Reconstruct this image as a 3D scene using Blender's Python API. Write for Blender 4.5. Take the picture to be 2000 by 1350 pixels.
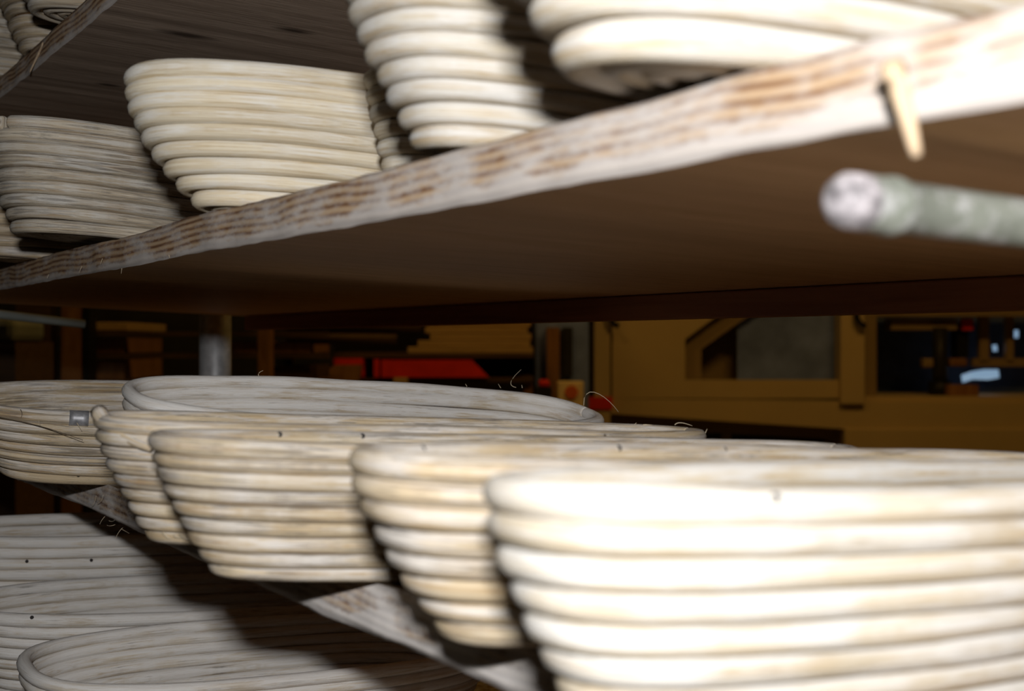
import bpy, bmesh, math, random
import numpy as np
from mathutils import Matrix, Vector

for o in list(bpy.data.objects):
    bpy.data.objects.remove(o, do_unlink=True)
sc = bpy.context.scene
C = sc.collection
R = math.radians
rng = random.Random(7)

# ------------------------------------------------------------------ camera, light, exposure
ZC = 1.30            # lens height above the workshop floor
F = 2500.0           # focal length in pixels of the 2000 px wide frame
HY = 672.0           # image row of the horizon
cam_d = bpy.data.cameras.new('camera')
cam = bpy.data.objects.new('camera', cam_d)
C.objects.link(cam)
cam.location = (0, 0, ZC)
cam.rotation_euler = (R(90), 0, 0)
cam_d.sensor_width = 22.2
cam_d.lens = 22.2 * F / 2000.0
cam_d.shift_y = (HY - 675.0) / 2000.0
cam_d.clip_start = 0.02
cam_d.clip_end = 60
cam_d.dof.use_dof = True
cam_d.dof.focus_distance = 0.98
cam_d.dof.aperture_fstop = 5.6
sc.camera = cam

w = bpy.data.worlds.new('workshop_air')
sc.world = w
w.use_nodes = True
w.node_tree.nodes['Background'].inputs[0].default_value = (1.0, 0.62, 0.22, 1)
w.node_tree.nodes['Background'].inputs[1].default_value = 0.004

fl = bpy.data.lights.new('camera_flash', 'AREA')
fl.shape = 'RECTANGLE'
fl.size = 0.045
fl.size_y = 0.018
fl.energy = 6.7
fl.color = (1.0, 0.99, 0.98)
flo = bpy.data.objects.new('camera_flash', fl)
C.objects.link(flo)
flo.location = (0, -0.10, ZC + 0.106)   # the flash sits above and behind the lens
flo.rotation_euler = (R(90), 0, 0)

sc.view_settings.view_transform = 'Standard'
sc.view_settings.look = 'None'
sc.view_settings.gamma = 1
sc.view_settings.use_curve_mapping = False
sc.view_settings.exposure = 0.0
sc.cycles.use_denoising = True
sc.cycles.max_bounces = 5

# ------------------------------------------------------------------ rack frame of reference
VPX = -570.0
_L = math.hypot(F, 1000.0 - VPX)
NX, NY = F / _L, (1000.0 - VPX) / _L          # n: into the shelf (depth)
DX, DY = -NY, NX                              # d: along the front edge, away from the camera
YAW = math.atan2(NY, NX)
KS = 0.3125
DF = KS * F / _L                              # distance from lens to the plane of the shelf fronts
TH = 0.040                                    # shelves lean down to the rear
THICK = 0.024
SHELF_TOP = {0: 0.84 * KS + THICK, 1: 0.184 * KS + THICK, 2: -0.4375 * KS + THICK, 3: -0.4375 * KS + THICK - 0.200}

def rack_pt(s, t, z):
    return Vector((NX * (DF + s) + DX * t, NY * (DF + s) + DY * t, ZC + z))

def at(x, y, Y):
    """a pixel of the 2000 x 1350 frame turned into a point at depth Y"""
    return Vector(((x - 1000.0) / F * Y, Y, ZC - (y - HY) / F * Y))

# ------------------------------------------------------------------ helpers
def tag(o, label=None, cat=None, group=None, kind=None):
    if label: o['label'] = label
    if cat: o['category'] = cat
    if group: o['group'] = group
    if kind: o['kind'] = kind
    return o

def empty(name, mat, label=None, cat=None, group=None):
    o = bpy.data.objects.new(name, None)
    o.empty_display_size = 0.03
    C.objects.link(o)
    o.matrix_world = mat
    tag(o, label, cat, group)
    return o

def link(name, me, mats, parent=None, mw=None):
    o = bpy.data.objects.new(name, me)
    C.objects.link(o)
    for m in (mats if isinstance(mats, (list, tuple)) else [mats]):
        me.materials.append(m)
    if parent is not None:
        o.parent = parent
    if mw is not None:
        o.matrix_local = mw
    return o

def mesh(name, verts, faces, smooth=True, uvs=None):
    me = bpy.data.meshes.new(name)
    me.from_pydata([tuple(v) for v in verts], [], faces)
    if smooth:
        me.polygons.foreach_set('use_smooth', [True] * len(me.polygons))
    if uvs is not None:
        lay = me.uv_layers.new(name='UVMap')
        li = np.zeros(len(me.loops), dtype=np.int32)
        me.loops.foreach_get('vertex_index', li)
        uv = np.asarray(uvs, dtype=np.float32)[li]
        # close the seam around the section
        lay.data.foreach_set('uv', uv.ravel())
    me.update()
    return me

def tube(path, radii, closed=False, sec=10, flat=1.0, up=(0, 0, 1), caps=True, s0=0.0):
    """verts, faces, uvs of a tube along a path; uv is in metres along and around"""
    P = np.asarray(path, float)
    n = len(P)
    rad = np.broadcast_to(np.asarray(radii, float), (n,)).copy()
    if closed:
        T = np.roll(P, -1, 0) - np.roll(P, 1, 0)
    else:
        T = np.gradient(P, axis=0)
    T /= np.linalg.norm(T, axis=1)[:, None] + 1e-12
    U = np.tile(np.asarray(up, float), (n, 1))
    bad = np.abs((T * U).sum(1)) > 0.93
    U[bad] = np.array([1.0, 0.2, 0.0])
    S = np.cross(T, U); S /= np.linalg.norm(S, axis=1)[:, None] + 1e-12
    U = np.cross(S, T)
    ang = np.linspace(0, 2 * math.pi, sec, endpoint=False)
    V = P[:, None, :] + rad[:, None, None] * (np.cos(ang)[None, :, None] * S[:, None, :] * flat + np.sin(ang)[None, :, None] * U[:, None, :])
    V = V.reshape(-1, 3)
    seg = np.linalg.norm(np.diff(P, axis=0), axis=1)
    al = np.concatenate([[0], np.cumsum(seg)]) + s0
    uv = np.zeros((n, sec, 2))
    uv[:, :, 0] = al[:, None]
    # mirrored around the section so that the seam never shows
    half = np.minimum(ang, 2 * math.pi - ang)
    uv[:, :, 1] = (half * rad.mean())[None, :] + np.where(ang > math.pi, 0.003, 0.0)[None, :] * 0
    uv = uv.reshape(-1, 2)
    F_ = []
    m = n if closed else n - 1
    for i in range(m):
        a = i * sec
        b = ((i + 1) % n) * sec
        for j in range(sec):
            k = (j + 1) % sec
            F_.append((a + j, a + k, b + k, b + j))
    if not closed and caps:
        F_.append(tuple(range(sec - 1, -1, -1)))
        F_.append(tuple((n - 1) * sec + j for j in range(sec)))
    return V, F_, uv

def join_parts(parts):
    V, F_, U = [], [], []
    off = 0
    for v, f, u in parts:
        V.append(v); U.append(u)
        F_ += [tuple(i + off for i in q) for q in f]
        off += len(v)
    return np.concatenate(V), F_, np.concatenate(U)

def box_mesh(x0, x1, y0, y1, z0, z1, bevel=0.0):
    bm = bmesh.new()
    bmesh.ops.create_cube(bm, size=1)
    for v in bm.verts:
        v.co = ((x0 + x1) / 2 + v.co.x * (x1 - x0), (y0 + y1) / 2 + v.co.y * (y1 - y0), (z0 + z1) / 2 + v.co.z * (z1 - z0))
    if bevel > 0:
        bmesh.ops.bevel(bm, geom=bm.edges[:], offset=bevel, segments=2, affect='EDGES', profile=0.5)
    me = bpy.data.meshes.new('box')
    bm.to_mesh(me); bm.free()
    return me

def prism_mesh(pts, depth_vec, bevel=0.0):
    """a flat outline given as world points, pushed along depth_vec"""
    bm = bmesh.new()
    vs = [bm.verts.new(p) for p in pts]
    f = bm.faces.new(vs)
    r = bmesh.ops.extrude_face_region(bm, geom=[f])
    for e in r['geom']:
        if isinstance(e, bmesh.types.BMVert):
            e.co += Vector(depth_vec)
    bmesh.ops.recalc_face_normals(bm, faces=bm.faces[:])
    if bevel > 0:
        bmesh.ops.bevel(bm, geom=bm.edges[:], offset=bevel, segments=1, affect='EDGES')
    me = bpy.data.meshes.new('prism')
    bm.to_mesh(me); bm.free()
    return me

# ------------------------------------------------------------------ materials
class NT:
    def __init__(self, name, rough=0.7, spec=0.3):
        self.m = bpy.data.materials.new(name)
        self.m.use_nodes = True
        self.t = self.m.node_tree
        self.b = self.t.nodes['Principled BSDF']
        self.b.inputs['Roughness'].default_value = rough
        self.b.inputs['Specular IOR Level'].default_value = spec
    def n(self, kind, **kw):
        nd = self.t.nodes.new(kind)
        for k, v in kw.items():
            if k.startswith('i_'):
                nd.inputs[int(k[2:])].default_value = v
            else:
                setattr(nd, k, v)
        return nd
    def l(self, a, b):
        self.t.links.new(a, b)
    def noise(self, vec, scale, detail=4, rough=0.55, dist=0.0):
        nd = self.n('ShaderNodeTexNoise')
        nd.inputs['Scale'].default_value = scale
        nd.inputs['Detail'].default_value = detail
        nd.inputs['Roughness'].default_value = rough
        nd.inputs['Distortion'].default_value = dist
        self.l(vec, nd.inputs['Vector'])
        return nd.outputs['Fac']
    def ramp(self, fac, stops):
        nd = self.n('ShaderNodeValToRGB')
        el = nd.color_ramp.elements
        while len(el) < len(stops):
            el.new(0.5)
        for e, (p, c) in zip(el, stops):
            e.position = p
            e.color = c if len(c) == 4 else (*c, 1)
        self.l(fac, nd.inputs[0])
        return nd.outputs[0]
    def mix(self, fac, a, b, mode='MIX'):
        nd = self.n('ShaderNodeMix', data_type='RGBA', blend_type=mode)
        for sock, v in ((nd.inputs[0], fac), (nd.inputs[6], a), (nd.inputs[7], b)):
            if hasattr(v, 'is_linked'):
                self.l(v, sock)
            elif isinstance(v, (int, float)):
                sock.default_value = v
            else:
                sock.default_value = (*v, 1)
        return nd.outputs[2]
    def math(self, op, a, b=None, clamp=False):
        nd = self.n('ShaderNodeMath', operation=op, use_clamp=clamp)
        for i, v in enumerate((a, b)):
            if v is None: continue
            if hasattr(v, 'is_linked'): self.l(v, nd.inputs[i])
            else: nd.inputs[i].default_value = v
        return nd.outputs[0]
    def mapping(self, vec, scale=(1, 1, 1), loc=None):
        nd = self.n('ShaderNodeMapping')
        nd.inputs['Scale'].default_value = scale
        self.l(vec, nd.inputs['Vector'])
        if loc is not None:
            self.l(loc, nd.inputs['Location'])
        return nd.outputs[0]
    def bump(self, h, strength=0.3, dist=0.001):
        nd = self.n('ShaderNodeBump')
        nd.inputs['Strength'].default_value = strength
        nd.inputs['Distance'].default_value = dist
        self.l(h, nd.inputs['Height'])
        self.l(nd.outputs[0], self.b.inputs['Normal'])
    def color(self, c):
        if hasattr(c, 'is_linked'): self.l(c, self.b.inputs['Base Color'])
        else: self.b.inputs['Base Color'].default_value = (*c, 1)

def cane_material(name, light, dark, flour, stain, flour_col=(0.70, 0.68, 0.64), brown=(0.33, 0.20, 0.085)):
    k = NT(name, 0.8, 0.2)
    tc = k.n('ShaderNodeTexCoord')
    oi = k.n('ShaderNodeObjectInfo')
    geo = k.n('ShaderNodeNewGeometry')
    nz = k.n('ShaderNodeSeparateXYZ')
    k.l(geo.outputs['Normal'], nz.inputs[0])
    rnd = oi.outputs['Random']
    cmb = k.n('ShaderNodeCombineXYZ')
    k.l(k.math('MULTIPLY', rnd, 37.0), cmb.inputs[0])
    k.l(k.math('MULTIPLY', rnd, 11.0), cmb.inputs[1])
    off = cmb.outputs[0]
    uv = tc.outputs['UV']
    streak = k.noise(k.mapping(uv, (12, 700, 1), off), 1.0, 5, 0.68)
    fibres = k.noise(k.mapping(uv, (45, 2600, 1), off), 1.0, 3, 0.6)
    patch = k.noise(k.mapping(uv, (20, 190, 1), off), 1.0, 5, 0.68, 0.4)
    tan = k.noise(k.mapping(uv, (9, 240, 1), off), 1.7, 4, 0.62, 0.3)
    blot = k.noise(k.mapping(uv, (13, 260, 1), off), 1.3, 6, 0.74, 0.5)
    fine = k.noise(tc.outputs['Object'], 1300, 2, 0.5)
    base = k.ramp(streak, [(0.33, dark), (0.60, light)])
    tone = k.math('MULTIPLY_ADD', rnd, 0.24)
    tone.node.inputs[2].default_value = 0.86
    hsv = k.n('ShaderNodeHueSaturation')
    k.l(base, hsv.inputs['Color']); k.l(tone, hsv.inputs['Value'])
    c = hsv.outputs[0]
    # bare brown streaks where the flour has rubbed off
    c = k.mix(k.ramp(tan, [(0.50, (0, 0, 0)), (0.66, (0.6, 0.6, 0.6))]), c, brown)
    # flour, which settles on the upward side of each cane
    pf = k.math('ADD', patch, k.math('MULTIPLY', nz.outputs[2], 0.07))
    fmask = k.ramp(pf, [(0.60 - 0.30 * flour, (0, 0, 0)), (0.76 - 0.26 * flour, (1, 1, 1))])
    fmask = k.math('MULTIPLY', fmask, k.ramp(fibres, [(0.25, (0.45, 0.45, 0.45)), (0.6, (0.92, 0.92, 0.92))]))
    c = k.mix(fmask, c, flour_col)
    # grey mould stains
    smask = k.ramp(blot, [(0.615 - 0.2 * stain, (0, 0, 0)), (0.73 - 0.2 * stain, (1, 1, 1))])
    smask = k.math('MULTIPLY', smask, k.ramp(fibres, [(0.3, (0.9, 0.9, 0.9)), (0.7, (0.45, 0.45, 0.45))]))
    c = k.mix(smask, c, (0.14, 0.125, 0.11))
    # fine dark fibre lines
    c = k.mix(k.ramp(fibres, [(0.27, (0.45, 0.45, 0.45)), (0.40, (0, 0, 0))]), c, dark)
    k.color(c)
    h = k.math('ADD', k.math('ADD', k.math('MULTIPLY', streak, 0.6), k.math('MULTIPLY', fibres, 0.35)), k.math('MULTIPLY', fine, 0.25))
    k.bump(h, 0.6, 0.0012)
    return k.m

M = {}
M['cane_pale'] = cane_material('pale_cane', (0.80, 0.72, 0.56), (0.64, 0.53, 0.37), 0.50, 0.0, (0.80, 0.78, 0.73), (0.50, 0.37, 0.20))
M['cane_tan'] = cane_material('tan_cane', (0.60, 0.50, 0.35), (0.42, 0.31, 0.18), 0.50, 0.58, (0.68, 0.65, 0.62))
M['cane_floury'] = cane_material('floury_cane', (0.64, 0.57, 0.46), (0.47, 0.37, 0.25), 0.95, 0.15, (0.75, 0.74, 0.73))
M['cane_grey'] = cane_material('weathered_cane', (0.58, 0.52, 0.42), (0.38, 0.30, 0.20), 0.50, 0.62, (0.64, 0.62, 0.58))
M['cane_white'] = cane_material('whitened_cane', (0.60, 0.53, 0.41), (0.46, 0.37, 0.25), 0.70, 0.10, (0.68, 0.67, 0.65), (0.46, 0.32, 0.16))

def plain(name, col, rough=0.6, metal=0.0, var=0.25, scale=9, spec=0.3):
    k = NT(name, rough, spec)
    tc = k.n('ShaderNodeTexCoord')
    f = k.noise(tc.outputs['Object'], scale, 4)
    d = tuple(x * (1 - var) for x in col)
    u = tuple(min(1, x * (1 + var)) for x in col)
    k.color(k.ramp(f, [(0.3, d), (0.7, u)]))
    k.b.inputs['Metallic'].default_value = metal
    return k.m

def wood(name, a, b, scale=(1.5, 30, 30), rough=0.7, knots=(), dust=0.0):
    k = NT(name, rough, 0.25)
    tc = k.n('ShaderNodeTexCoord')
    v = k.mapping(tc.outputs['Object'], scale)
    g = k.noise(v, 3.0, 6, 0.65, 0.6)
    g2 = k.noise(tc.outputs['Object'], 4.0, 3)
    c = k.ramp(g, [(0.30, a), (0.70, b)])
    c = k.mix(k.ramp(g2, [(0.35, (0, 0, 0)), (0.7, (1, 1, 1))]), c, k.mix(0.35, c, a))
    for (kx, ky, rx, ry) in knots:
        mp = k.n('ShaderNodeMapping')
        mp.inputs['Location'].default_value = (-kx / rx, -ky / ry, 0)
        mp.inputs['Scale'].default_value = (1 / rx, 1 / ry, 0)
        k.l(tc.outputs['Object'], mp.inputs['Vector'])
        ln = k.n('ShaderNodeVectorMath', operation='LENGTH')
        k.l(mp.outputs[0], ln.inputs[0])
        rg = k.math('ADD', ln.outputs['Value'], k.math('MULTIPLY', g, 0.7))
        c = k.mix(k.ramp(rg, [(0.55, (0.85, 0.85, 0.85)), (1.0, (0, 0, 0))]), c, (0.035, 0.022, 0.014))
    if dust > 0:
        dn = k.noise(tc.outputs['Object'], 60, 5, 0.7)
        c = k.mix(k.ramp(dn, [(0.72 - dust * 0.3, (0, 0, 0)), (0.9 - dust * 0.3, (0.8, 0.8, 0.8))]), c, (0.62, 0.60, 0.57))
    k.color(c)
    k.bump(g, 0.25, 0.001)
    return k.m

M['board'] = wood('brown_board', (0.56, 0.32, 0.15), (0.78, 0.49, 0.26), (4, 60, 60), 0.6)
def on_underside(level, px, py):
    """place on a board's underside (depth s, along t) that shows at a pixel"""
    z0 = SHELF_TOP[level] - THICK
    dx, dz = (px - 1000.0) / F, -(py - HY) / F
    Y = z0 / dz
    for _ in range(8):
        s_ = NX * dx * Y + NY * Y - DF
        Y = (z0 - s_ * math.tan(TH)) / dz
    return NX * dx * Y + NY * Y - DF, DX * dx * Y + DY * Y
_k = [(*on_underside(0, 365, 68), 0.050, 0.017), (*on_underside(0, 575, 60), 0.034, 0.014), (*on_underside(0, 215, 165), 0.024, 0.011)]
M['board_knotty'] = wood('knotty_grey_brown_board', (0.31, 0.225, 0.165), (0.68, 0.54, 0.43), (7, 150, 60), 0.6, knots=_k)
M['board_top'] = wood('floury_board_top', (0.22, 0.14, 0.08), (0.40, 0.29, 0.18), (4, 60, 60), 0.8, dust=0.9)
M['rail'] = wood('red_brown_rail', (0.26, 0.10, 0.04), (0.42, 0.18, 0.08), (30, 1.5, 30), 0.6)

def edge_material(name='floury_board_edge', extra=0.0, flour_col=(0.57, 0.535, 0.51)):
    k = NT(name, 0.85, 0.15)
    tc = k.n('ShaderNodeTexCoord')
    sep = k.n('ShaderNodeSeparateXYZ')
    k.l(tc.outputs['Object'], sep.inputs[0])
    low = k.noise(k.mapping(tc.outputs['Object'], (1, 7, 12)), 1.0, 2, 0.5)
    bend = k.noise(k.mapping(tc.outputs['Object'], (1, 18, 15)), 1.0, 2, 0.5)
    # growth lines running along the edge, bent by knots
    ph = k.math('ADD', k.math('MULTIPLY', sep.outputs[2], 1350.0), k.math('ADD', k.math('MULTIPLY', low, 18.0), k.math('MULTIPLY', bend, 3.0)))
    lines = k.math('MULTIPLY_ADD', k.math('SINE', ph), 0.5)
    lines.node.inputs[2].default_value = 0.5
    grain = k.noise(k.mapping(tc.outputs['Object'], (1, 40, 700)), 1.0, 4, 0.65)
    c = k.ramp(lines, [(0.12, (0.17, 0.085, 0.045)), (0.55, (0.42, 0.27, 0.155)), (1.0, (0.50, 0.36, 0.23))])
    c = k.mix(k.ramp(grain, [(0.45, (0, 0, 0)), (0.80, (0.6, 0.6, 0.6))]), c, (0.46, 0.33, 0.21))
    flo_ = k.noise(k.mapping(tc.outputs['Object'], (1, 20, 75)), 1.0, 6, 0.72)
    # the lowest veneer is worn pale and holds flour
    lowband = k.math('MULTIPLY_ADD', sep.outputs[2], -62.0)
    lowband.node.inputs[2].default_value = -0.98
    band = k.math('MULTIPLY', k.math('MAXIMUM', lowband, 0.0), 0.55)
    zone = k.math('MULTIPLY', k.math('MAXIMUM', k.math('SUBTRACT', 1.05, sep.outputs[1]), 0.0), 0.14)  # whitening grows towards the near end of the board
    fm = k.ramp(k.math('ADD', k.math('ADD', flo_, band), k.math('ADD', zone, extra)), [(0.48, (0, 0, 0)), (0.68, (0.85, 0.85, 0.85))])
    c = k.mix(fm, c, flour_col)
    k.color(c)
    k.bump(k.math('ADD', k.math('MULTIPLY', lines, 0.5), flo_), 0.3, 0.0012)
    return k.m
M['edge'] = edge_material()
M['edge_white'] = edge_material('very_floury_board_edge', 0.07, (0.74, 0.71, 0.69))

def galvanised():
    k = NT('galvanised_steel', 0.38, 0.5)
    tc = k.n('ShaderNodeTexCoord')
    f = k.noise(tc.outputs['Object'], 60, 5, 0.7)
    k.color(k.ramp(f, [(0.3, (0.34, 0.35, 0.36)), (0.7, (0.62, 0.63, 0.64))]))
    k.b.inputs['Metallic'].default_value = 0.35
    return k.m
M['steel'] = galvanised()

def pole_material():
    k = NT('pale_pole', 0.6, 0.35)
    tc = k.n('ShaderNodeTexCoord')
    f = k.noise(k.mapping(tc.outputs['Object'], (18, 60, 60)), 1.0, 4, 0.6)
    g = k.noise(tc.outputs['Object'], 130, 4, 0.6)
    c = k.ramp(f, [(0.25, (0.09, 0.10, 0.08)), (0.6, (0.23, 0.245, 0.21))])
    c = k.mix(k.ramp(g, [(0.5, (0, 0, 0)), (0.62, (0.7, 0.7, 0.7))]), c, (0.40, 0.40, 0.40))
    k.color(c)
    return k.m
M['pole'] = pole_material()
M['pole_end'] = plain('dirty_white_end', (0.27, 0.25, 0.26), 0.6, var=0.75, scale=170)
M['nail'] = plain('dark_nail', (0.06, 0.055, 0.055), 0.45, 0.6)
M['clip'] = plain('dull_metal_clip', (0.36, 0.36, 0.38), 0.5, 0.5, 0.35, 200)
M['sliver_and_shadow'] = wood('splinter_wood', (0.42, 0.30, 0.19), (0.58, 0.45, 0.31), (60, 200, 10))
M['fibre'] = plain('cane_fibre', (0.50, 0.42, 0.30), 0.7)
M['fibre_and_shadow'] = plain('dark_fibre_and_shadow', (0.10, 0.075, 0.05), 0.7)  # loose fibres, and the strand standing in for a cast shadow
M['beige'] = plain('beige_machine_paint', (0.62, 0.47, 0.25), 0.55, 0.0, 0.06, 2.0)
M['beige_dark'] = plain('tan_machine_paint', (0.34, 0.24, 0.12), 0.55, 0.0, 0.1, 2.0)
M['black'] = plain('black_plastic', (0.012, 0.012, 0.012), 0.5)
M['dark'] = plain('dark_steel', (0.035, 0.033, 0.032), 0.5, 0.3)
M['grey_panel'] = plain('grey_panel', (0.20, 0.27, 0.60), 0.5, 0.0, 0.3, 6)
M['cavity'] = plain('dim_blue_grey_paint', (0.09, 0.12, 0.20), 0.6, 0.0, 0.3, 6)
M['red'] = plain('red_plastic', (0.85, 0.035, 0.012), 0.5, var=0.15)
M['orange'] = plain('orange_print', (0.72, 0.15, 0.03), 0.6)
M['carton'] = plain('carton', (0.95, 0.72, 0.40), 0.8, var=0.12, scale=30)
M['lumber'] = wood('stacked_lumber', (0.42, 0.27, 0.11), (0.62, 0.43, 0.20), (2, 14, 40))
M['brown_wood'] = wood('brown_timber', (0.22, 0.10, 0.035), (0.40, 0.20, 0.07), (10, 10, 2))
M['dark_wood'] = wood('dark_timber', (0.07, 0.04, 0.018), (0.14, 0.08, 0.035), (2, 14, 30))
M['rack_grey'] = plain('grey_bag', (0.20, 0.22, 0.20), 0.7)
M['concrete'] = plain('concrete_floor', (0.20, 0.18, 0.15), 0.8, var=0.3, scale=3)
M['wall'] = plain('dim_plaster', (0.10, 0.075, 0.045), 0.9, var=0.2, scale=2)
M['ceiling'] = plain('sooty_ceiling', (0.16, 0.13, 0.09), 0.9, var=0.2, scale=2)

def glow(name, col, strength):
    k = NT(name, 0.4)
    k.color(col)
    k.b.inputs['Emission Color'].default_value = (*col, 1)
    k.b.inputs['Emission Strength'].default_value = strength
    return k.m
M['glow'] = glow('cool_daylight_glint', (0.45, 0.70, 1.0), 0.42)  # emission used for daylight glints on glass, not for a lamp
M['lamp'] = glow('warm_tube', (1.0, 0.62, 0.2), 6.0)

# ------------------------------------------------------------------ workshop room (setting)
def struct(name, me, mat):
    return tag(link(name, me, mat), kind='structure')
struct('floor', box_mesh(-9, 9, -4, 11, -0.1, 0), M['concrete'])
struct('wall_back', box_mesh(-9, 9, 11, 11.2, 0, 3.8), M['wall'])
struct('wall_left', box_mesh(-9.2, -9, -4, 11, 0, 3.8), M['wall'])
struct('wall_right', box_mesh(9, 9.2, -4, 11, 0, 3.8), M['wall'])
struct('wall_front', box_mesh(-9, 9, -4.2, -4, 0, 3.8), M['wall'])
struct('ceiling', box_mesh(-9, 9, -4, 11, 3.8, 3.9), M['ceiling'])

def ceiling_lamp(x, y, power, label):
    e = empty('ceiling_lamp', Matrix.Translation((x, y, 3.74)), label, 'lamp', 'ceiling lamps of the workshop')
    link('housing', box_mesh(-0.7, 0.7, -0.09, 0.09, -0.03, 0.06, 0.01), M['dark'], e)
    for yy in (-0.04, 0.04):
        v, f, u = tube([(-0.66, yy, -0.05), (0.66, yy, -0.05)], 0.014, sec=8)
        link('tube', mesh('lamp_tube', v, f, True, u), M['lamp'], e)
    ld = bpy.data.lights.new('lamp_light', 'AREA')
    ld.shape = 'RECTANGLE'; ld.size = 1.3; ld.size_y = 0.15
    ld.energy = power; ld.color = (1.0, 0.56, 0.13)
    lo = bpy.data.objects.new('lamp_light', ld)
    C.objects.link(lo); lo.parent = e; lo.location = (0, 0, -0.08)
LAMPP = 16.5
ceiling_lamp(1.6, 3.6, LAMPP, 'warm tube lamp on the ceiling in front of the beige machine')
ceiling_lamp(-1.2, 3.9, LAMPP * 0.35, 'warm tube lamp on the ceiling over the stored timber')

# ------------------------------------------------------------------ rack
RACK_ROT = Matrix.Rotation(YAW, 4, 'Z') @ Matrix.Rotation(TH, 4, 'Y')
T_END = 1.82
T_START = -0.55
DEPTH = 0.41

def shelf_board(level, label):
    mw = Matrix.Translation(rack_pt(0, 0, SHELF_TOP[level])) @ RACK_ROT
    root = empty('shelf_board', mw, label, 'shelf')
    ns, nz = 520, 7
    r = np.random.RandomState(20 + level)
    ys = np.linspace(T_START, T_END, ns)
    def smooth_noise(n, k):
        x = r.randn(n + 2 * k)
        ker = np.hanning(2 * k + 3)[1:-1]; ker /= ker.sum()
        y = np.convolve(x, ker, 'valid')[:n]
        return y / (y.std() + 1e-9)
    lowf = smooth_noise(ns, 26); mid = smooth_noise(ns, 5); top = smooth_noise(ns, 3)
    zz = np.linspace(0, -THICK, nz)
    V, F_ = [], []
    for i, y in enumerate(ys):
        for j, z in enumerate(zz):
            x = 0.0008 * lowf[i] + 0.0003 * mid[i] + 0.00008 * r.randn()
            dz = 0.0
            if j == 0:
                x += 0.0014; dz = 0.00022 * top[i] + 0.0009 * lowf[i]
            if j == nz - 1:
                x += 0.0010; dz = 0.0002 * top[i] + 0.0005 * lowf[i]
            V.append((x, y, z + dz))
    for i in range(ns - 1):
        for j in range(nz - 1):
            a = i * nz + j
            F_.append((a, a + 1, a + nz + 1, a + nz))
    nb = len(V)
    # rear line of the board
    for y in ys:
        V.append((DEPTH, y, 0.0)); V.append((DEPTH, y, -THICK))
    mats = [0] * len(F_)
    for i in range(ns - 1):
        a = i * nz; b = a + nz
        p = nb + 2 * i
        F_.append((a, b, p + 2, p)); mats.append(1)
        F_.append((a + nz - 1, p + 1, p + 3, b + nz - 1)); mats.append(2)
        F_.append((p, p + 2, p + 3, p + 1)); mats.append(2)
    F_.append(tuple([j for j in range(nz)][::-1] + [nb, nb + 1])[::1]); mats.append(2)
    e = (ns - 1) * nz
    F_.append(tuple([e + j for j in range(nz)] + [nb + 2 * ns - 1, nb + 2 * ns - 2])); mats.append(2)
    me = mesh('shelf_board_mesh', V, F_, False)
    me.polygons.foreach_set('use_smooth', [m_ == 0 for m_ in mats])
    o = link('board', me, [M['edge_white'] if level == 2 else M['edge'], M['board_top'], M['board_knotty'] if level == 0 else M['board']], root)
    me.polygons.foreach_set('material_index', mats)
    bm = bmesh.new(); bm.from_mesh(me); bmesh.ops.recalc_face_normals(bm, faces=bm.faces[:]); bm.to_mesh(me); bm.free()
    return root

SB = {0: shelf_board(0, 'brown wooden shelf board at the top left, seen from below with knots'),
      1: shelf_board(1, 'long floury wooden shelf board crossing the upper half, dark underside showing'),
      2: shelf_board(2, 'floury shelf board under the middle row of baskets, mostly hidden by them'),
      3: shelf_board(3, 'lowest shelf board carrying the shaded baskets at the bottom left')}

def hair(parent, pts, r0, mat, name='loose_fibre', sec=5):
    """a fine fibre or splinter, points in the parent's own frame"""
    P = np.asarray(pts, float)
    n = 10
    tt = np.linspace(0, 1, len(P)); ti = np.linspace(0, 1, n)
    if len(P) >= 3:
        co = [np.polyfit(tt, P[:, k], min(len(P) - 1, 3)) for k in range(3)]
        Q = np.stack([np.polyval(c, ti) for c in co], 1)
    else:
        Q = np.stack([np.interp(ti, tt, P[:, k]) for k in range(3)], 1)
    v, f, u = tube(Q, np.linspace(r0, r0 * 0.45, n), sec=sec)
    return link(name, mesh(name, v, f, True, u), mat, parent)

def local(root, p):
    return tuple(root.matrix_world.inverted() @ Vector(p))

bpy.context.view_layer.update()
# splinter standing off the upper shelf edge with its shadow as a dark strand, a nail below it, and one on the top shelf
b1 = SB[1]
hair(b1, [local(b1, at(1742, 128, 0.326)), local(b1, at(1768, 215, 0.322)), local(b1, at(1790, 305, 0.322))], 0.0034, M['sliver_and_shadow'], 'sliver_and_shadow', 8)
hair(b1, [local(b1, at(1735, 140, 0.33)), local(b1, at(1742, 205, 0.329))], 0.0010, M['fibre_and_shadow'], 'sliver_and_shadow', 6)  # dark strand modelled as the cast shadow beside the piece above
hair(b1, [local(b1, at(623, 518, 1.02)), local(b1, at(623, 545, 1.02))], 0.0016, M['nail'], 'nail', 6)
b0 = SB[0]
hair(b0, [local(b0, at(86, 84, 1.19)), local(b0, at(72, 112, 1.205)), local(b0, at(58, 142, 1.215))], 0.0016, M['sliver_and_shadow'], 'sliver_and_shadow', 6)
r_ = random.Random(3)
for (x, y) in ((200, 505), (238, 524), (330, 498), (160, 520), (95, 536)):
    Y = KS * F / (x - VPX)
    p = at(x, y, Y * 0.985)
    q = at(x + r_.uniform(-6, 6), y + r_.uniform(6, 14), Y * 0.985)
    hair(b1, [local(b1, p), local(b1, q)], 0.00022, M['fibre'])
b2 = SB[2]
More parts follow.
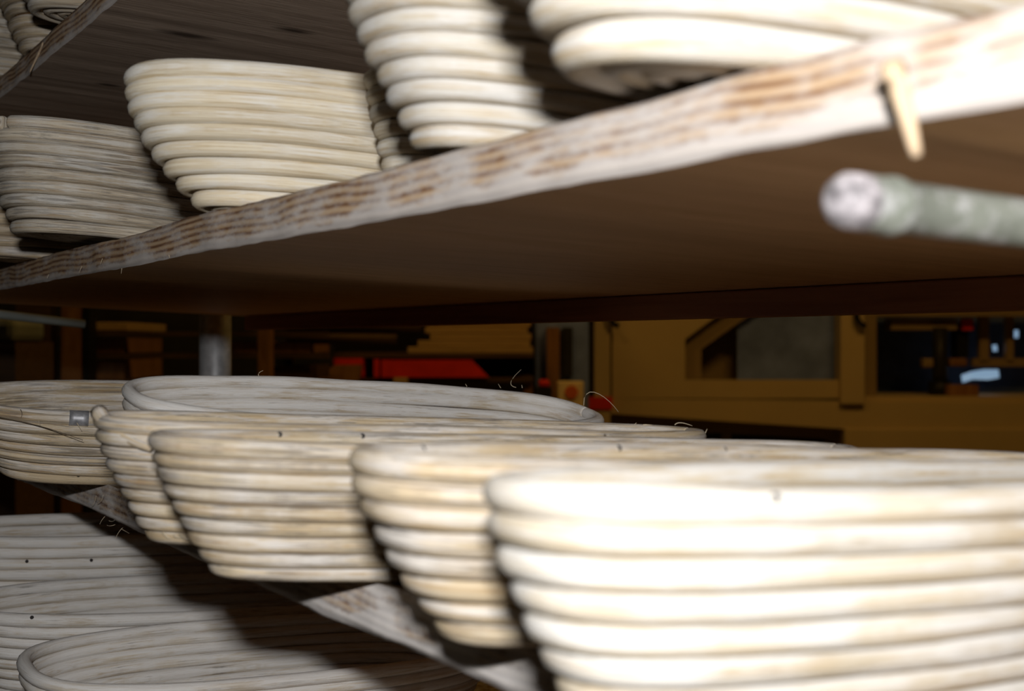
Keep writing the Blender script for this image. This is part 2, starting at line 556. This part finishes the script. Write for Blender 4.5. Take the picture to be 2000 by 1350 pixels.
for (x, y, dx, dy) in ((205, 1012, -10, 12), (212, 1020, 12, -4), (240, 1034, -14, 18), (236, 1036, 16, 6), (225, 1028, -16, -2), (178, 990, 10, -22), (190, 985, 12, -18), (248, 1000, 10, -14)):
    Y = KS * F / (x - VPX)
    hair(b2, [local(b2, at(x, y - 3, Y * 0.985)), local(b2, at(x + dx * 0.6, y + dy * 0.35, Y * 0.98)), local(b2, at(x + dx, y + dy, Y * 0.975))], 0.00025, M['fibre'])

# frame of the rack
rk = empty('rack_frame', Matrix.Translation(rack_pt(0, 0, -ZC)) @ Matrix.Rotation(YAW, 4, 'Z'),
           'metal tube rack frame with wooden rear rails carrying the shelf boards', 'rack')
def rack_tube(name, p, q, r, mat, sec=20):
    v, f, u = tube([p, q], r, sec=sec)
    return link(name, mesh(name, v, f, True, u), mat, rk)
def rl(s, t, z):
    return (s, t, ZC + z)
for (s, t) in ((DEPTH - 0.035, T_END + 0.030), (-0.03, T_END + 0.05), (DEPTH + 0.03, T_START - 0.03), (0.03, T_START - 0.03)):
    rack_tube('post', (s, t, 0), (s, t, ZC + 0.75), 0.0235, M['steel'], 24)
for lv in range(4):
    zt = SHELF_TOP[lv]
    zr = zt - THICK - DEPTH * math.tan(TH)
    link('rear_rail', box_mesh(DEPTH - 0.012, DEPTH + 0.006, T_START, T_END - 0.03, ZC + zr - 0.021, ZC + zr - 0.0005, 0.001), M['rail'], rk)
    for tt in (T_START - 0.002, T_END + 0.03):
        rack_tube('side_bar', rl(-0.03, tt, zt - THICK - 0.006), rl(0.185, tt, zt - THICK - 0.006 - 0.215 * 0.11), 0.006, M['rack_grey'], 12)

# pale cross bar under the upper shelf, its rounded end standing out at the front
p0 = at(1632, 389, 0.333)
p0l = rk.matrix_world.inverted() @ p0
v, f, u = [], [], []
xs = [0.0, 0.0012, 0.004, 0.010, 0.0165, 0.0185, 0.021, 0.0235, 0.026, 0.05, 0.12, 0.40]
rs = [0.003, 0.0058, 0.0074, 0.0076, 0.0074, 0.0079, 0.0082, 0.0078, 0.0070, 0.0071, 0.0072, 0.0075]
path = [(p0l.x - 0.0005 + x, p0l.y, p0l.z - x * 0.03) for x in xs]
v, f, u = tube(path, rs, sec=20)
me = mesh('cross_bar', v, f, True, u)
cb = link('cross_bar', me, [M['pole'], M['pole_end']], rk)
cb['label'] = 'pale round cross bar with a collar near its rounded end'
mi = [1 if (i // 20) < 3 else 0 for i in range(len(me.polygons))]
mi[-2] = 1; mi[-1] = 0
me.polygons.foreach_set('material_index', mi)

# ------------------------------------------------------------------ cane baskets
def super_ring(a, b, e, n, r):
    t = np.linspace(0, 2 * math.pi, 721)
    x = a * np.sign(np.cos(t)) * np.abs(np.cos(t)) ** (2 / e)
    y = b * np.sign(np.sin(t)) * np.abs(np.sin(t)) ** (2 / e)
    d = np.concatenate([[0], np.cumsum(np.hypot(np.diff(x), np.diff(y)))])
    s = np.linspace(0, d[-1], n, endpoint=False)
    return np.interp(s, d, x), np.interp(s, d, y), s

root_paths = {}
def nearest(root, k, px, py):
    """point of cane k (-1 is the rim) that shows nearest to a pixel"""
    paths, r, mw = root_paths[root.name]
    best = None
    for i, p in enumerate(paths[k]):
        q = mw @ Vector(p)
        if q.y < 0.05: continue
        x = 1000 + F * q.x / q.y; y = HY - F * (q.z - ZC) / q.y
        d = math.hypot(x - px, y - py)
        if best is None or d < best[0]: best = (d, i, q)
    return best[1], best[2]

def basket(level, s, t, L, W, H, n, label, mat='cane_tan', ine=0.030, ins=0.022, yaw=0, tilt=0, roll=0,
           lift=0.0, e=2.7, prof=1.35, seed=1, gap=None, nails=(), group=None, on=None, rough=1.0):
    lift = lift + (L / 2 - ine) * 0.92 * abs(math.sin(R(tilt))) + (W / 2 - ins) * 0.92 * abs(math.sin(R(roll)))
    z = SHELF_TOP[level] - s * math.tan(TH) + lift
    mw = Matrix.Translation(rack_pt(s, t, z)) @ Matrix.Rotation(YAW + R(yaw), 4, 'Z') @ Matrix.Rotation(TH + R(tilt), 4, 'Y') @ Matrix.Rotation(R(roll), 4, 'X')
    root = empty('proofing_basket', mw, label, 'basket', group or 'cane proofing baskets on the rack')
    rs = np.random.RandomState(seed)
    r = 0.5 * math.hypot(H, ine * 0.6 + ins * 0.4) / n * 1.07
    N = 112
    paths = []; canes = []
    for k in range(n):
        uu = k / (n - 1)
        f_ = (1 - uu) ** prof
        a = L / 2 - r - ine * f_
        b = W / 2 - r - ins * f_
        zc = r * 1.03 + uu * (H - 2.03 * r)
        x, y, sl = super_ring(a, b, e, N, rs)
        ph = np.linspace(0, 2 * math.pi, N, endpoint=False)
        dz = np.zeros(N); dr = np.zeros(N); rr = np.ones(N)
        for q in range(1, 6):
            dz += rs.randn() * 0.00028 * rough / math.sqrt(q) * np.sin(q * ph + rs.rand() * 6.3)
            dr += rs.randn() * 0.00040 * rough / math.sqrt(q) * np.sin(q * ph + rs.rand() * 6.3)
            rr += rs.randn() * 0.018 * rough * np.sin(q * 2 * ph + rs.rand() * 6.3)
        rad = np.hypot(x, y) + 1e-9
        P = np.stack([x + x / rad * dr, y + y / rad * dr, zc + dz], 1)
        paths.append(P)
        rk_ = r * (1 + rs.randn() * 0.025 * rough) * rr
        if k == n - 1:
            # the rim: a butt joint where the two ends of the cane meet
            g = (0.0, gap[2]) if gap is not None else (0.0, 0.0002)
            i0 = 0
            if gap is not None:
                q = [mw @ Vector(p) for p in P]
                i0 = int(np.argmin([math.hypot(1000 + F * w_.x / w_.y - gap[0], HY - F * (w_.z - ZC) / w_.y - gap[1]) for w_ in q]))
            order = (np.arange(N) + i0) % N
            P2 = P[order]; r2 = rk_[order]
            # open the ring and round the ends off
            P2 = np.concatenate([P2, P2[:1]], 0); r2 = np.concatenate([r2, r2[:1]])
            d = np.concatenate([[0], np.cumsum(np.linalg.norm(np.diff(P2, axis=0), axis=1))])
            g0, g1 = g[1] / 2, d[-1] - g[1] / 2
            inner = np.linspace(g0 + r * 0.45, g1 - r * 0.45, N)
            ss = np.concatenate([[g0, g0 + r * 0.07, g0 + r * 0.2], inner, [g1 - r * 0.2, g1 - r * 0.07, g1]])
            P3 = np.stack([np.interp(ss, d, P2[:, c]) for c in range(3)], 1)
            r3 = np.interp(ss, d, r2) * 1.03
            r3[[0, -1]] *= 0.62; r3[[1, -2]] *= 0.82; r3[[2, -3]] *= 0.95
            v, f, u = tube(P3, r3, False, 12)
            rim_path = (P2, d)
            canes.append(link('rim_cane', mesh('rim_cane', v, f, True, u), M[mat], root))
        else:
            # close the ring with an overlapping last point so the streaks do not jump
            v, f, u = tube(P, rk_, True, 10)
            canes.append(link('cane_ring', mesh('cane_ring', v, f, True, u), M[mat], root))
    # coiled bottom
    parts = []
    a = L / 2 - r - ine; b = W / 2 - r - ins
    k = 1
    while b - k * 2 * r * 0.97 > -r * 0.2:
        bb = max(b - k * 2 * r * 0.97, r * 0.25); aa = a - k * 2 * r * 0.97
        x, y, sl = super_ring(aa, bb, 2.4, 64, rs)
        ph = np.linspace(0, 2 * math.pi, 64, endpoint=False)
        P = np.stack([x, y, np.full(64, r * 1.06) + 0.0004 * np.sin(3 * ph + k)], 1)
        parts.append(tube(P, r * 1.02, True, 8))
        k += 1
    v, f, u = join_parts(parts)
    link('base_coil', mesh('base_coil', v, f, True, u), M[mat], root)
    # nail heads: found on cane number k nearest to the pixel given
    root_paths[root.name] = (paths, r, mw)
    for (k, px, py) in nails:
        i, wp = nearest(root, k, px, py)
        view = (cam.location - wp).normalized()
        out = (view + Vector((0, 0, 0.55))).normalized()
        li = mw.inverted()
        c0 = li @ (wp + out * r * 0.9); c1 = li @ (wp + out * r * 1.10)
        v, f, u = tube([tuple(c0), tuple(c1)], 0.0016, False, 8)
        link('nail', mesh('nail', v, f, False, u), M['nail'], canes[k])
    return root

BK = {}
# --- middle shelf, from the nearest basket backwards
BK['B6'] = basket(2, 0.1015, 0.290, 0.3804, 0.110, 0.0731, 8, 'nearest basket on the middle shelf, whitest and most blurred, at the right', 'cane_white', seed=6, yaw=0.5, roll=-0.57, nails=((-1, 1495, 985),))
BK['B5'] = basket(2, 0.1150, 0.4005, 0.385, 0.113, 0.0690, 8, 'pale cane basket on the middle shelf, just left of the nearest white one', 'cane_tan', seed=5, ine=0.036, yaw=-1.6, tilt=0.7, roll=0.6, nails=((-1, 820, 862), (-1, 1200, 880), (-1, 1415, 880)))
BK['B4'] = basket(2, 0.0946, 0.553, 0.3887, 0.123, 0.0656, 9, 'grey-stained cane basket in the middle row, front end overhanging the shelf board', 'cane_tan', seed=4, yaw=-8.4, tilt=0.42, roll=-0.6, nails=((-1, 545, 848), (-1, 700, 848)))
BK['B2'] = basket(2, 0.098, 0.681, 0.3834, 0.122, 0.0691, 9, 'tan cane basket with a frayed split rim, a narrow strip of it showing', 'cane_tan', seed=2, yaw=-6.8, tilt=0.4)
BK['B3'] = basket(2, 0.1575, 0.872, 0.3822, 0.1455, 0.0678, 8, 'tilted flour-dusted cane basket in the middle row with its inside wall showing', 'cane_floury', seed=3, yaw=0.4, tilt=1.08, roll=10.86, nails=((-1, 248, 765),))
BK['B1'] = basket(2, 0.0847, 1.076, 0.3747, 0.1512, 0.0627, 7, 'weathered cane basket at the left edge with a metal clip on its rim', 'cane_tan', seed=11, yaw=2.3, roll=9.8, nails=((0, 150, 940),))

# --- upper shelf
BK['U3'] = basket(1, 0.1077, 0.318, 0.370, 0.154, 0.080, 7, 'nearest basket on the upper shelf, blown out white at the top right', 'cane_white', seed=23, ins=0.03, ine=0.035, yaw=-0.8, tilt=-1.2, roll=2.6)
BK['U2'] = basket(1, 0.140, 0.500, 0.353, 0.140, 0.0808, 9, 'whitish cane basket on the upper shelf, top centre, its canes stepping down to the board', 'cane_white', seed=22, ins=0.028, ine=0.036, tilt=0.8, roll=2.5)
BK['U2b'] = basket(1, 0.222, 0.662, 0.340, 0.090, 0.080, 8, 'basket in deep shadow behind the whitish top centre one, only its end showing', 'cane_pale', seed=25, ine=0.020, ins=0.012)
BK['U1'] = basket(1, 0.1225, 0.790, 0.3493, 0.160, 0.0828, 9, 'clean pale cane basket with a rounded bulging end, upper shelf left of centre', 'cane_pale', seed=21, yaw=1.4, tilt=0.63, roll=-1.7, ins=0.03, ine=0.045, e=2.05, prof=1.9)
BK['U0'] = basket(1, 0.098, 1.115, 0.375, 0.159, 0.0877, 9, 'greyish cane basket on the upper shelf left edge with a gap in its rim', 'cane_grey', seed=20, yaw=12.0, tilt=1.0, roll=1.0, gap=(18, 245, 0.006))
BK['U9'] = basket(1, 0.100, 1.320, 0.370, 0.150, 0.080, 8, 'half hidden cane basket at the left edge behind the gapped rim one, upper shelf', 'cane_tan', seed=29)

# --- top shelf
BK['T1'] = basket(0, 0.1194, 1.159, 0.361, 0.147, 0.0843, 8, 'cane basket on the top shelf showing the spiral coil of its bottom', 'cane_grey', seed=31, roll=1.0)
BK['T2'] = basket(0, 0.1395, 1.318, 0.352, 0.151, 0.0842, 8, 'shadowed tan cane basket on the top shelf behind the spiral bottomed one', 'cane_tan', seed=32)
BK['T3'] = basket(0, 0.080, 1.500, 0.400, 0.150, 0.090, 9, 'pale cane basket in the very top left corner of the picture', 'cane_grey', seed=33)

# --- lowest shelf
BK['C1'] = basket(3, 0.1083, 0.956, 0.378, 0.170, 0.0781, 9, 'floury cane basket at the bottom left corner with its rounded rim and inside showing', 'cane_floury', seed=41, tilt=0.2, roll=3.7, nails=((-1, 35, 1300),))
BK['C2'] = basket(3, 0.1093, 1.143, 0.400, 0.155, 0.0879, 9, 'cane basket on the lowest shelf directly behind the bottom left corner one', 'cane_floury', seed=42, yaw=-1.6, tilt=0.7, roll=3.2, nails=((-1, 70, 1206),))
BK['C3'] = basket(3, 0.1109, 1.337, 0.420, 0.160, 0.128, 12, 'tall shaded cane basket at the back of the lowest shelf under the dark shadow', 'cane_floury', seed=43, tilt=0.6, roll=1.9, nails=((-3, 45, 1113), (-3, 182, 1113)))

# --- frayed fibres, the split rim strand and the rim clip
def fibre(key, pts, k=-1, r0=0.00035, mat='fibre', fwd=0.002, name='loose_fibre', sec=5):
    root = BK[key]
    i, wp = nearest(root, k, *pts[0])
    Y = wp.y - fwd
    li = root.matrix_world.inverted()
    return hair(root, [tuple(li @ at(x, y, Y)) for x, y in pts], r0, M[mat], name, sec)
bpy.context.view_layer.update()
fibre('B3', [(1008, 757), (998, 746), (1018, 722)])
fibre('B3', [(1140, 792), (1152, 766), (1180, 776), (1208, 805)])
fibre('B3', [(508, 738), (505, 730), (514, 724)])
fibre('B3', [(978, 758), (973, 750)]); fibre('B3', [(1020, 758), (1019, 752)]); fibre('B3', [(912, 755), (909, 750)])
fibre('B2', [(1230, 838), (1243, 826)]); fibre('B2', [(1256, 830), (1275, 831), (1294, 834)], r0=0.0005)
fibre('B2', [(1318, 830), (1330, 826), (1352, 832)]); fibre('B2', [(1376, 850), (1381, 838)]); fibre('B2', [(1372, 866), (1381, 874)])
for x in (1180, 1222, 1250):
    fibre('B2', [(x, 848), (x + 8, 858), (x + 12, 868)], mat='fibre_and_shadow', fwd=0.010)
fibre('B1', [(0, 816), (60, 828), (110, 842), (162, 860)], mat='fibre_and_shadow', fwd=0.006, r0=0.0005)
fibre('B1', [(40, 800), (43, 808), (41, 816)], mat='fibre_and_shadow', fwd=0.006)
fibre('B1', [(150, 826), (160, 842)], fwd=0.008); fibre('B1', [(76, 822), (78, 832)], fwd=0.008)
_, wa = nearest(BK['B2'], -1, 187, 817)
_, wb = nearest(BK['B2'], -2, 295, 878)
li2 = BK['B2'].matrix_world.inverted()
strand = [(193, 805), (206, 824), (232, 846), (262, 862), (296, 876)]
hair(BK['B2'], [tuple(li2 @ at(x, y, wa.y + (wb.y - wa.y) * q - 0.006)) for (x, y), q in zip(strand, (0, 0.3, 0.6, 0.85, 1.0))], 0.0046, M['cane_tan'], 'split_strand', 10)
for i in range(14):
    x = 285 + i * 5.5
    fibre('B2', [(x, 1036 + rng.uniform(-4, 8)), (x + rng.uniform(8, 22), 1050 + rng.uniform(-4, 6)), (x + rng.uniform(18, 40), 1052 + rng.uniform(-10, 14))], k=0, r0=0.0007, fwd=0.006)
def rim_clip(key, px, py, length):
    root = BK[key]
    paths, r, mw = root_paths[root.name]
    i, wp = nearest(root, -1, px, py)
    P = paths[-1]; n = len(P)
    pts = [P[(i + q) % n] for q in (-2, -1, 0, 1, 2)]
    d = np.asarray(pts[-1]) - np.asarray(pts[0]); d /= np.linalg.norm(d)
    c = np.asarray(P[i])
    v, f, u = tube([c - d * length / 2, c - d * length * 0.2, c + d * length * 0.2, c + d * length / 2], r * 1.16, False, 16)
    o = link('rim_clip', mesh('rim_clip', v, f, True, u), M['clip'], root)
    o['label'] = 'dull metal clip'
rim_clip('B1', 163, 824, 0.014)

# ------------------------------------------------------------------ background machine and storage
def px_box(name, x0, x1, y0, y1, Y, depth, mat, parent=None, bevel=0.0, nearer=0.0):
    a = at(x0, y1, Y - nearer); b = at(x1, y0, Y - nearer)
    me = box_mesh(a.x, b.x, Y - nearer, Y - nearer + depth, a.z, b.z, bevel)
    if parent is not None:
        me.transform(parent.matrix_world.inverted())
    return link(name, me, mat, parent)
def px_poly(name, pts, Y, depth, mat, parent=None, bevel=0.0):
    me = prism_mesh([at(x, y, Y) for x, y in pts], (0, depth, 0), bevel)
    if parent is not None:
        me.transform(parent.matrix_world.inverted())
    return link(name, me, mat, parent)
def px_tube(name, pts, Y, r, mat, parent=None, sec=10):
    v, f, u = tube([at(x, y, Y) for x, y in pts], r, sec=sec, up=(0, 1, 0))
    me = mesh(name, v, f, True, u)
    if parent is not None:
        me.transform(parent.matrix_world.inverted())
    return link(name, me, mat, parent)

YM = 6.0
FLOOR_Y = HY + ZC / YM * F            # image row where the floor meets depth YM
mc = empty('woodworking_machine', Matrix.Translation((at(1600, 0, YM).x, YM, 0)),
           'large beige woodworking machine with windows behind the rack', 'machine')
TOPY = 330
px_box('frame_post', 1160, 1192, TOPY, FLOOR_Y, YM, 0.10, M['beige'], mc, 0.006, 0.03)
px_poly('window_panel', [(1196, TOPY), (1760, TOPY), (1642, 470), (1560, 520), (1400, 617), (1338, 663), (1338, 742), (1196, 742)], YM, 0.03, M['beige'], mc)
px_box('sill_panel', 1196, 1642, 742, 778, YM, 0.03, M['beige'], mc)
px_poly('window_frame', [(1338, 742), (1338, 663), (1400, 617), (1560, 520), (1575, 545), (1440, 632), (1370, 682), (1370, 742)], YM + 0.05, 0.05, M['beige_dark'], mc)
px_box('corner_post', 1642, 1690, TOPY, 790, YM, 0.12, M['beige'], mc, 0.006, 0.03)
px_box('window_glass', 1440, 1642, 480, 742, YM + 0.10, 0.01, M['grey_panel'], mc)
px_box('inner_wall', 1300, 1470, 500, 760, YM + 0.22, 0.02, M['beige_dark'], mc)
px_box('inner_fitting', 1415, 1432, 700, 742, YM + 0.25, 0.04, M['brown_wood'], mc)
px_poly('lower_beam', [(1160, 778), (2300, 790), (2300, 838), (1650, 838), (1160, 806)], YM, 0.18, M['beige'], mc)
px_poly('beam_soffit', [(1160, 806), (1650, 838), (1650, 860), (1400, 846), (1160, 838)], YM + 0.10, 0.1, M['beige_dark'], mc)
px_box('lower_panel', 1650, 2300, 838, FLOOR_Y, YM, 0.4, M['beige'], mc, 0.004, 0.02)
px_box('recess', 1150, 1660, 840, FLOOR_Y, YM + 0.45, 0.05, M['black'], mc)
px_box('support_leg', 1410, 1428, 844, FLOOR_Y, YM + 0.2, 0.05, M['beige_dark'], mc)
px_box('red_band', 1150, 1196, 776, 800, YM - 0.04, 0.05, M['red'], mc)
for hx in (1190, 1672):
    px_tube('handle', [(hx, 590), (hx + 2, 622), (hx + 8, 632), (hx + 18, 638)], YM - 0.06, 0.013, M['black'], mc)
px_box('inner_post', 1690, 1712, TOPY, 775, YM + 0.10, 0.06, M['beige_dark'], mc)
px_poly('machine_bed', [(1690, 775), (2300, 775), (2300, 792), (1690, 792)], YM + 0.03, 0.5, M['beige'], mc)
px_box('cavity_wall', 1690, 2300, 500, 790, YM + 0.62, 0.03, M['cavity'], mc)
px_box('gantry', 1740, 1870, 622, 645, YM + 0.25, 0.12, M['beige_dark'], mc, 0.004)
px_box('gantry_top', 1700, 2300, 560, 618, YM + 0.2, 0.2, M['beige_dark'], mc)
px_tube('spindle', [(1836, 640), (1836, 770)], YM + 0.22, 0.034, M['dark'], mc, 14)
px_tube('spindle_foot', [(1836, 745), (1836, 776)], YM + 0.22, 0.055, M['black'], mc, 14)
px_box('motor', 1870, 1892, 630, 700, YM + 0.3, 0.1, M['black'], mc, 0.005)
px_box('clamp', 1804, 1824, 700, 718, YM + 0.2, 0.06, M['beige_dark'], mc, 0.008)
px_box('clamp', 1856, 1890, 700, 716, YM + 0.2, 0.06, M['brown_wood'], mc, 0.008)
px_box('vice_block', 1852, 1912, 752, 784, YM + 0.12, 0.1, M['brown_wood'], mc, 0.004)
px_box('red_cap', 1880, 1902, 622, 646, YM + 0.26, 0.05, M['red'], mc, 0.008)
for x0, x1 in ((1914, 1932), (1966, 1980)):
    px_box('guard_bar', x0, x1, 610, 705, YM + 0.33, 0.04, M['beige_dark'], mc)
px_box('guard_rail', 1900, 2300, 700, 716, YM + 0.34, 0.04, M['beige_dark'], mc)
px_poly('blue_glint_strip', [(1880, 733), (1900, 726), (1925, 722), (1950, 722), (1952, 738), (1930, 742), (1900, 741), (1882, 747)], YM + 0.4, 0.02, M['glow'], mc)['label'] = 'pale blue glowing strip standing in for a daylight reflection'  # glowing shape added in place of daylight reflected off glass
px_tube('blue_glint_spot', [(1942, 674), (1944, 686)], YM + 0.42, 0.011, M['glow'], mc, 10)  # small glowing spots, also in place of reflected daylight
px_tube('blue_glint_spot', [(1985, 645), (1985, 660)], YM + 0.42, 0.010, M['glow'], mc, 10)

# pallet of lumber with red crates beneath
YL = 5.2
FL2 = HY + ZC / YL * F
sh = empty('storage_bench', Matrix.Translation((at(900, 0, YL).x, YL, 0)), 'dark storage bench behind the rack holding lumber and red crates', 'bench')
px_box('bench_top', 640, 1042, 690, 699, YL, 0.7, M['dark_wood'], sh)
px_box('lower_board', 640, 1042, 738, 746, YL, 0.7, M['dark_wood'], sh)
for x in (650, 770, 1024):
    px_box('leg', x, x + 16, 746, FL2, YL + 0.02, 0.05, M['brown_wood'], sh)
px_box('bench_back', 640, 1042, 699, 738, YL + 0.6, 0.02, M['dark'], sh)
for i in range(5):
    y1 = 690 - i * 13; y0 = y1 - 12.2
    o = px_box('lumber_board', 826 + [0, -10, 14, 4, 10][i] - (30 if i == 0 else 0), 1041 - [0, 6, 3, 10, 4][i], y0, y1, YL + 0.08 + 0.01 * i, 0.5, M['lumber'], None, 0.002)
    tag(o, ['bottom pale board of the lumber pile on the storage bench', 'second pale board from the bottom of the lumber pile on the bench', 'middle pale board of the lumber pile on the bench', 'second pale board from the top of the lumber pile on the bench', 'top pale board of the lumber pile under the rack rail'][i], 'board', 'lumber pile on the bench')
def crate(x0, x1, y0, y1, label, skew=0):
    e = empty('red_crate', Matrix.Translation(at((x0 + x1) / 2, y1, YL - 0.02)), label, 'crate')
    px_poly('front', [(x0, y1), (x0, y0), (x1 - skew, y0), (x1, y1)], YL - 0.02, 0.012, M['red'], e)
    px_box('side', x0, x0 + 4, y0, y1, YL - 0.008, 0.35, M['red'], e)
    px_box('side', x1 - skew - 4, x1 - skew, y0, y1, YL - 0.008, 0.35, M['red'], e)
    px_box('bottom', x0, x1 - skew, y1 - 2, y1, YL - 0.008, 0.35, M['red'], e)
crate(745, 955, 703, 737, 'long bright red crate on the bench beneath the lumber', 34)
crate(730, 741, 702, 737, 'narrow red crate end left of the long red one')
crate(645, 712, 700, 737, 'small red crate at the left end of the bench', 3)
for x0, x1, lab in ((640, 690, 'slanting pale timber offcut leaning below the small red crate'),):
    o = px_poly('timber_offcut', [(606, 742), (655, 713), (706, 713), (700, 744), (640, 746)], YL - 0.1, 0.06, M['brown_wood'])
    tag(o, lab, 'timber')
o = px_box('wooden_post', 768, 795, 738, HY + ZC / (YL - 0.08) * F, YL - 0.08, 0.05, M['lumber'], None, 0.003)
tag(o, 'short pale wooden post standing under the long red crate', 'post')
# black rolls left of the lumber
for i, (y, x1) in enumerate(((638, 824), (662, 775))):
    rt = empty('dark_roll', Matrix.Translation(at(x1 - 100, y, 4.6)), ['upper dark roll lying left of the lumber pile', 'lower dark roll lying left of the lumber pile'][i], 'roll', 'dark rolls by the lumber')
    px_tube('roll_body', [(560, y - 2), (x1, y)], 4.6, 0.022, M['dark_wood'], rt, 14)
    px_tube('roll_core', [(x1, y), (x1 + 3, y)], 4.6, 0.013, M['black'], rt, 12)
rh = px_box('roll_holder', 540, 570, 560, 1100, 4.75, 0.05, M['dark'])
tag(rh, 'dark upright holding the black rolls behind the rack', 'post')
# carton with a round orange mark
ce = empty('small_carton', Matrix.Translation(at(1115, 790, 5.0)), 'small tan carton with a round orange mark near the machine post', 'carton')
px_box('box', 1090, 1140, 746, 812, 5.0, 0.12, M['carton'], ce, 0.003)
v, f, u = tube([at(1116, 766, 4.999), at(1116, 766, 4.995)], 0.026, sec=18, up=(0, 0, 1))
me = mesh('round_mark', v, f, False, u); me.transform(ce.matrix_world.inverted())
link('round_mark', me, M['orange'], ce)
st = px_box('stand', 1082, 1150, 812, HY + ZC / 5.0 * F, 5.0, 0.4, M['dark_wood'])
st.name = 'carton_stand'
tag(st, 'dark wooden stand under the small carton', 'stand')
o = px_box('red_block', 1052, 1074, 742, 757, 5.05, 0.06, M['red'], None, 0.01); tag(o, 'small red block beside the carton', 'block')
o2 = px_box('block_riser', 1046, 1078, 757, HY + ZC / 5.03 * F, 5.03, 0.1, M['dark'], None); tag(o2, 'dark riser under the small red block', 'block')
# upright cabinet and post between lumber and machine
cab = empty('tool_cabinet', Matrix.Translation((at(1090, 0, 5.6).x, 5.6, 0)), 'dark blue-grey tool cabinet with a brown upright between lumber and machine', 'cabinet')
px_box('cabinet_body', 1046, 1150, 560, HY + ZC / 5.6 * F, 5.65, 0.4, M['grey_panel'], cab, 0.004)
px_box('upright', 1068, 1093, 640, HY + ZC / 5.6 * F, 5.6, 0.05, M['brown_wood'], cab)
px_box('door', 1098, 1118, 640, 735, 5.63, 0.02, M['dark'], cab)

# timber rack at the far left
YT = 4.4
FLT = HY + ZC / YT * F
tr = empty('timber_rack', Matrix.Translation((at(300, 0, YT).x, YT, 0)), 'dark timber storage rack with boards and uprights at the left', 'rack')
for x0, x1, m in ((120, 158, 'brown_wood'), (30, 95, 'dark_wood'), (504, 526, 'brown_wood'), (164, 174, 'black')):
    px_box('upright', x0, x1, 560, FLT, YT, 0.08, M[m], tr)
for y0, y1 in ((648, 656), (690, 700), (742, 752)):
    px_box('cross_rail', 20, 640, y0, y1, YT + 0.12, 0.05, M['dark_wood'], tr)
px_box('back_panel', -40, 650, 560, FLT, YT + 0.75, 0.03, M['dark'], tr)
gl = ['timber ends stacked in the top bay of the left storage rack', 'timber ends in the second bay of the left storage rack', 'timber ends in the third bay of the left storage rack',
      'dim board right of the brown upright in the storage rack', 'dim board low right of the brown upright in the storage rack', 'dim board between steel post and brown upright']
for i, (x0, x1, y0, y1, m) in enumerate(((176, 250, 630, 646, 'lumber'), (178, 242, 660, 690, 'brown_wood'), (178, 242, 704, 742, 'brown_wood'),
                                         (532, 604, 668, 690, 'brown_wood'), (532, 604, 716, 742, 'dark_wood'), (452, 500, 666, 690, 'brown_wood'))):
    o = px_box('stacked_board', x0, x1, y0, y1, YT + 0.14, 0.5, M[m], None, 0.003)
    tag(o, gl[i], 'board', 'boards in the storage rack')
gb = px_box('grey_sack', -60, 27, 622, 668, 3.6, 0.25, M['rack_grey'], None, 0.02)
tag(gb, 'grey sack at the left edge below the upper shelf', 'sack')
gs = px_box('sack_stand', -70, 30, 668, HY + ZC / 3.6 * F, 3.6, 0.3, M['dark_wood'])
tag(gs, 'dark stand under the grey sack at the left edge', 'stand')
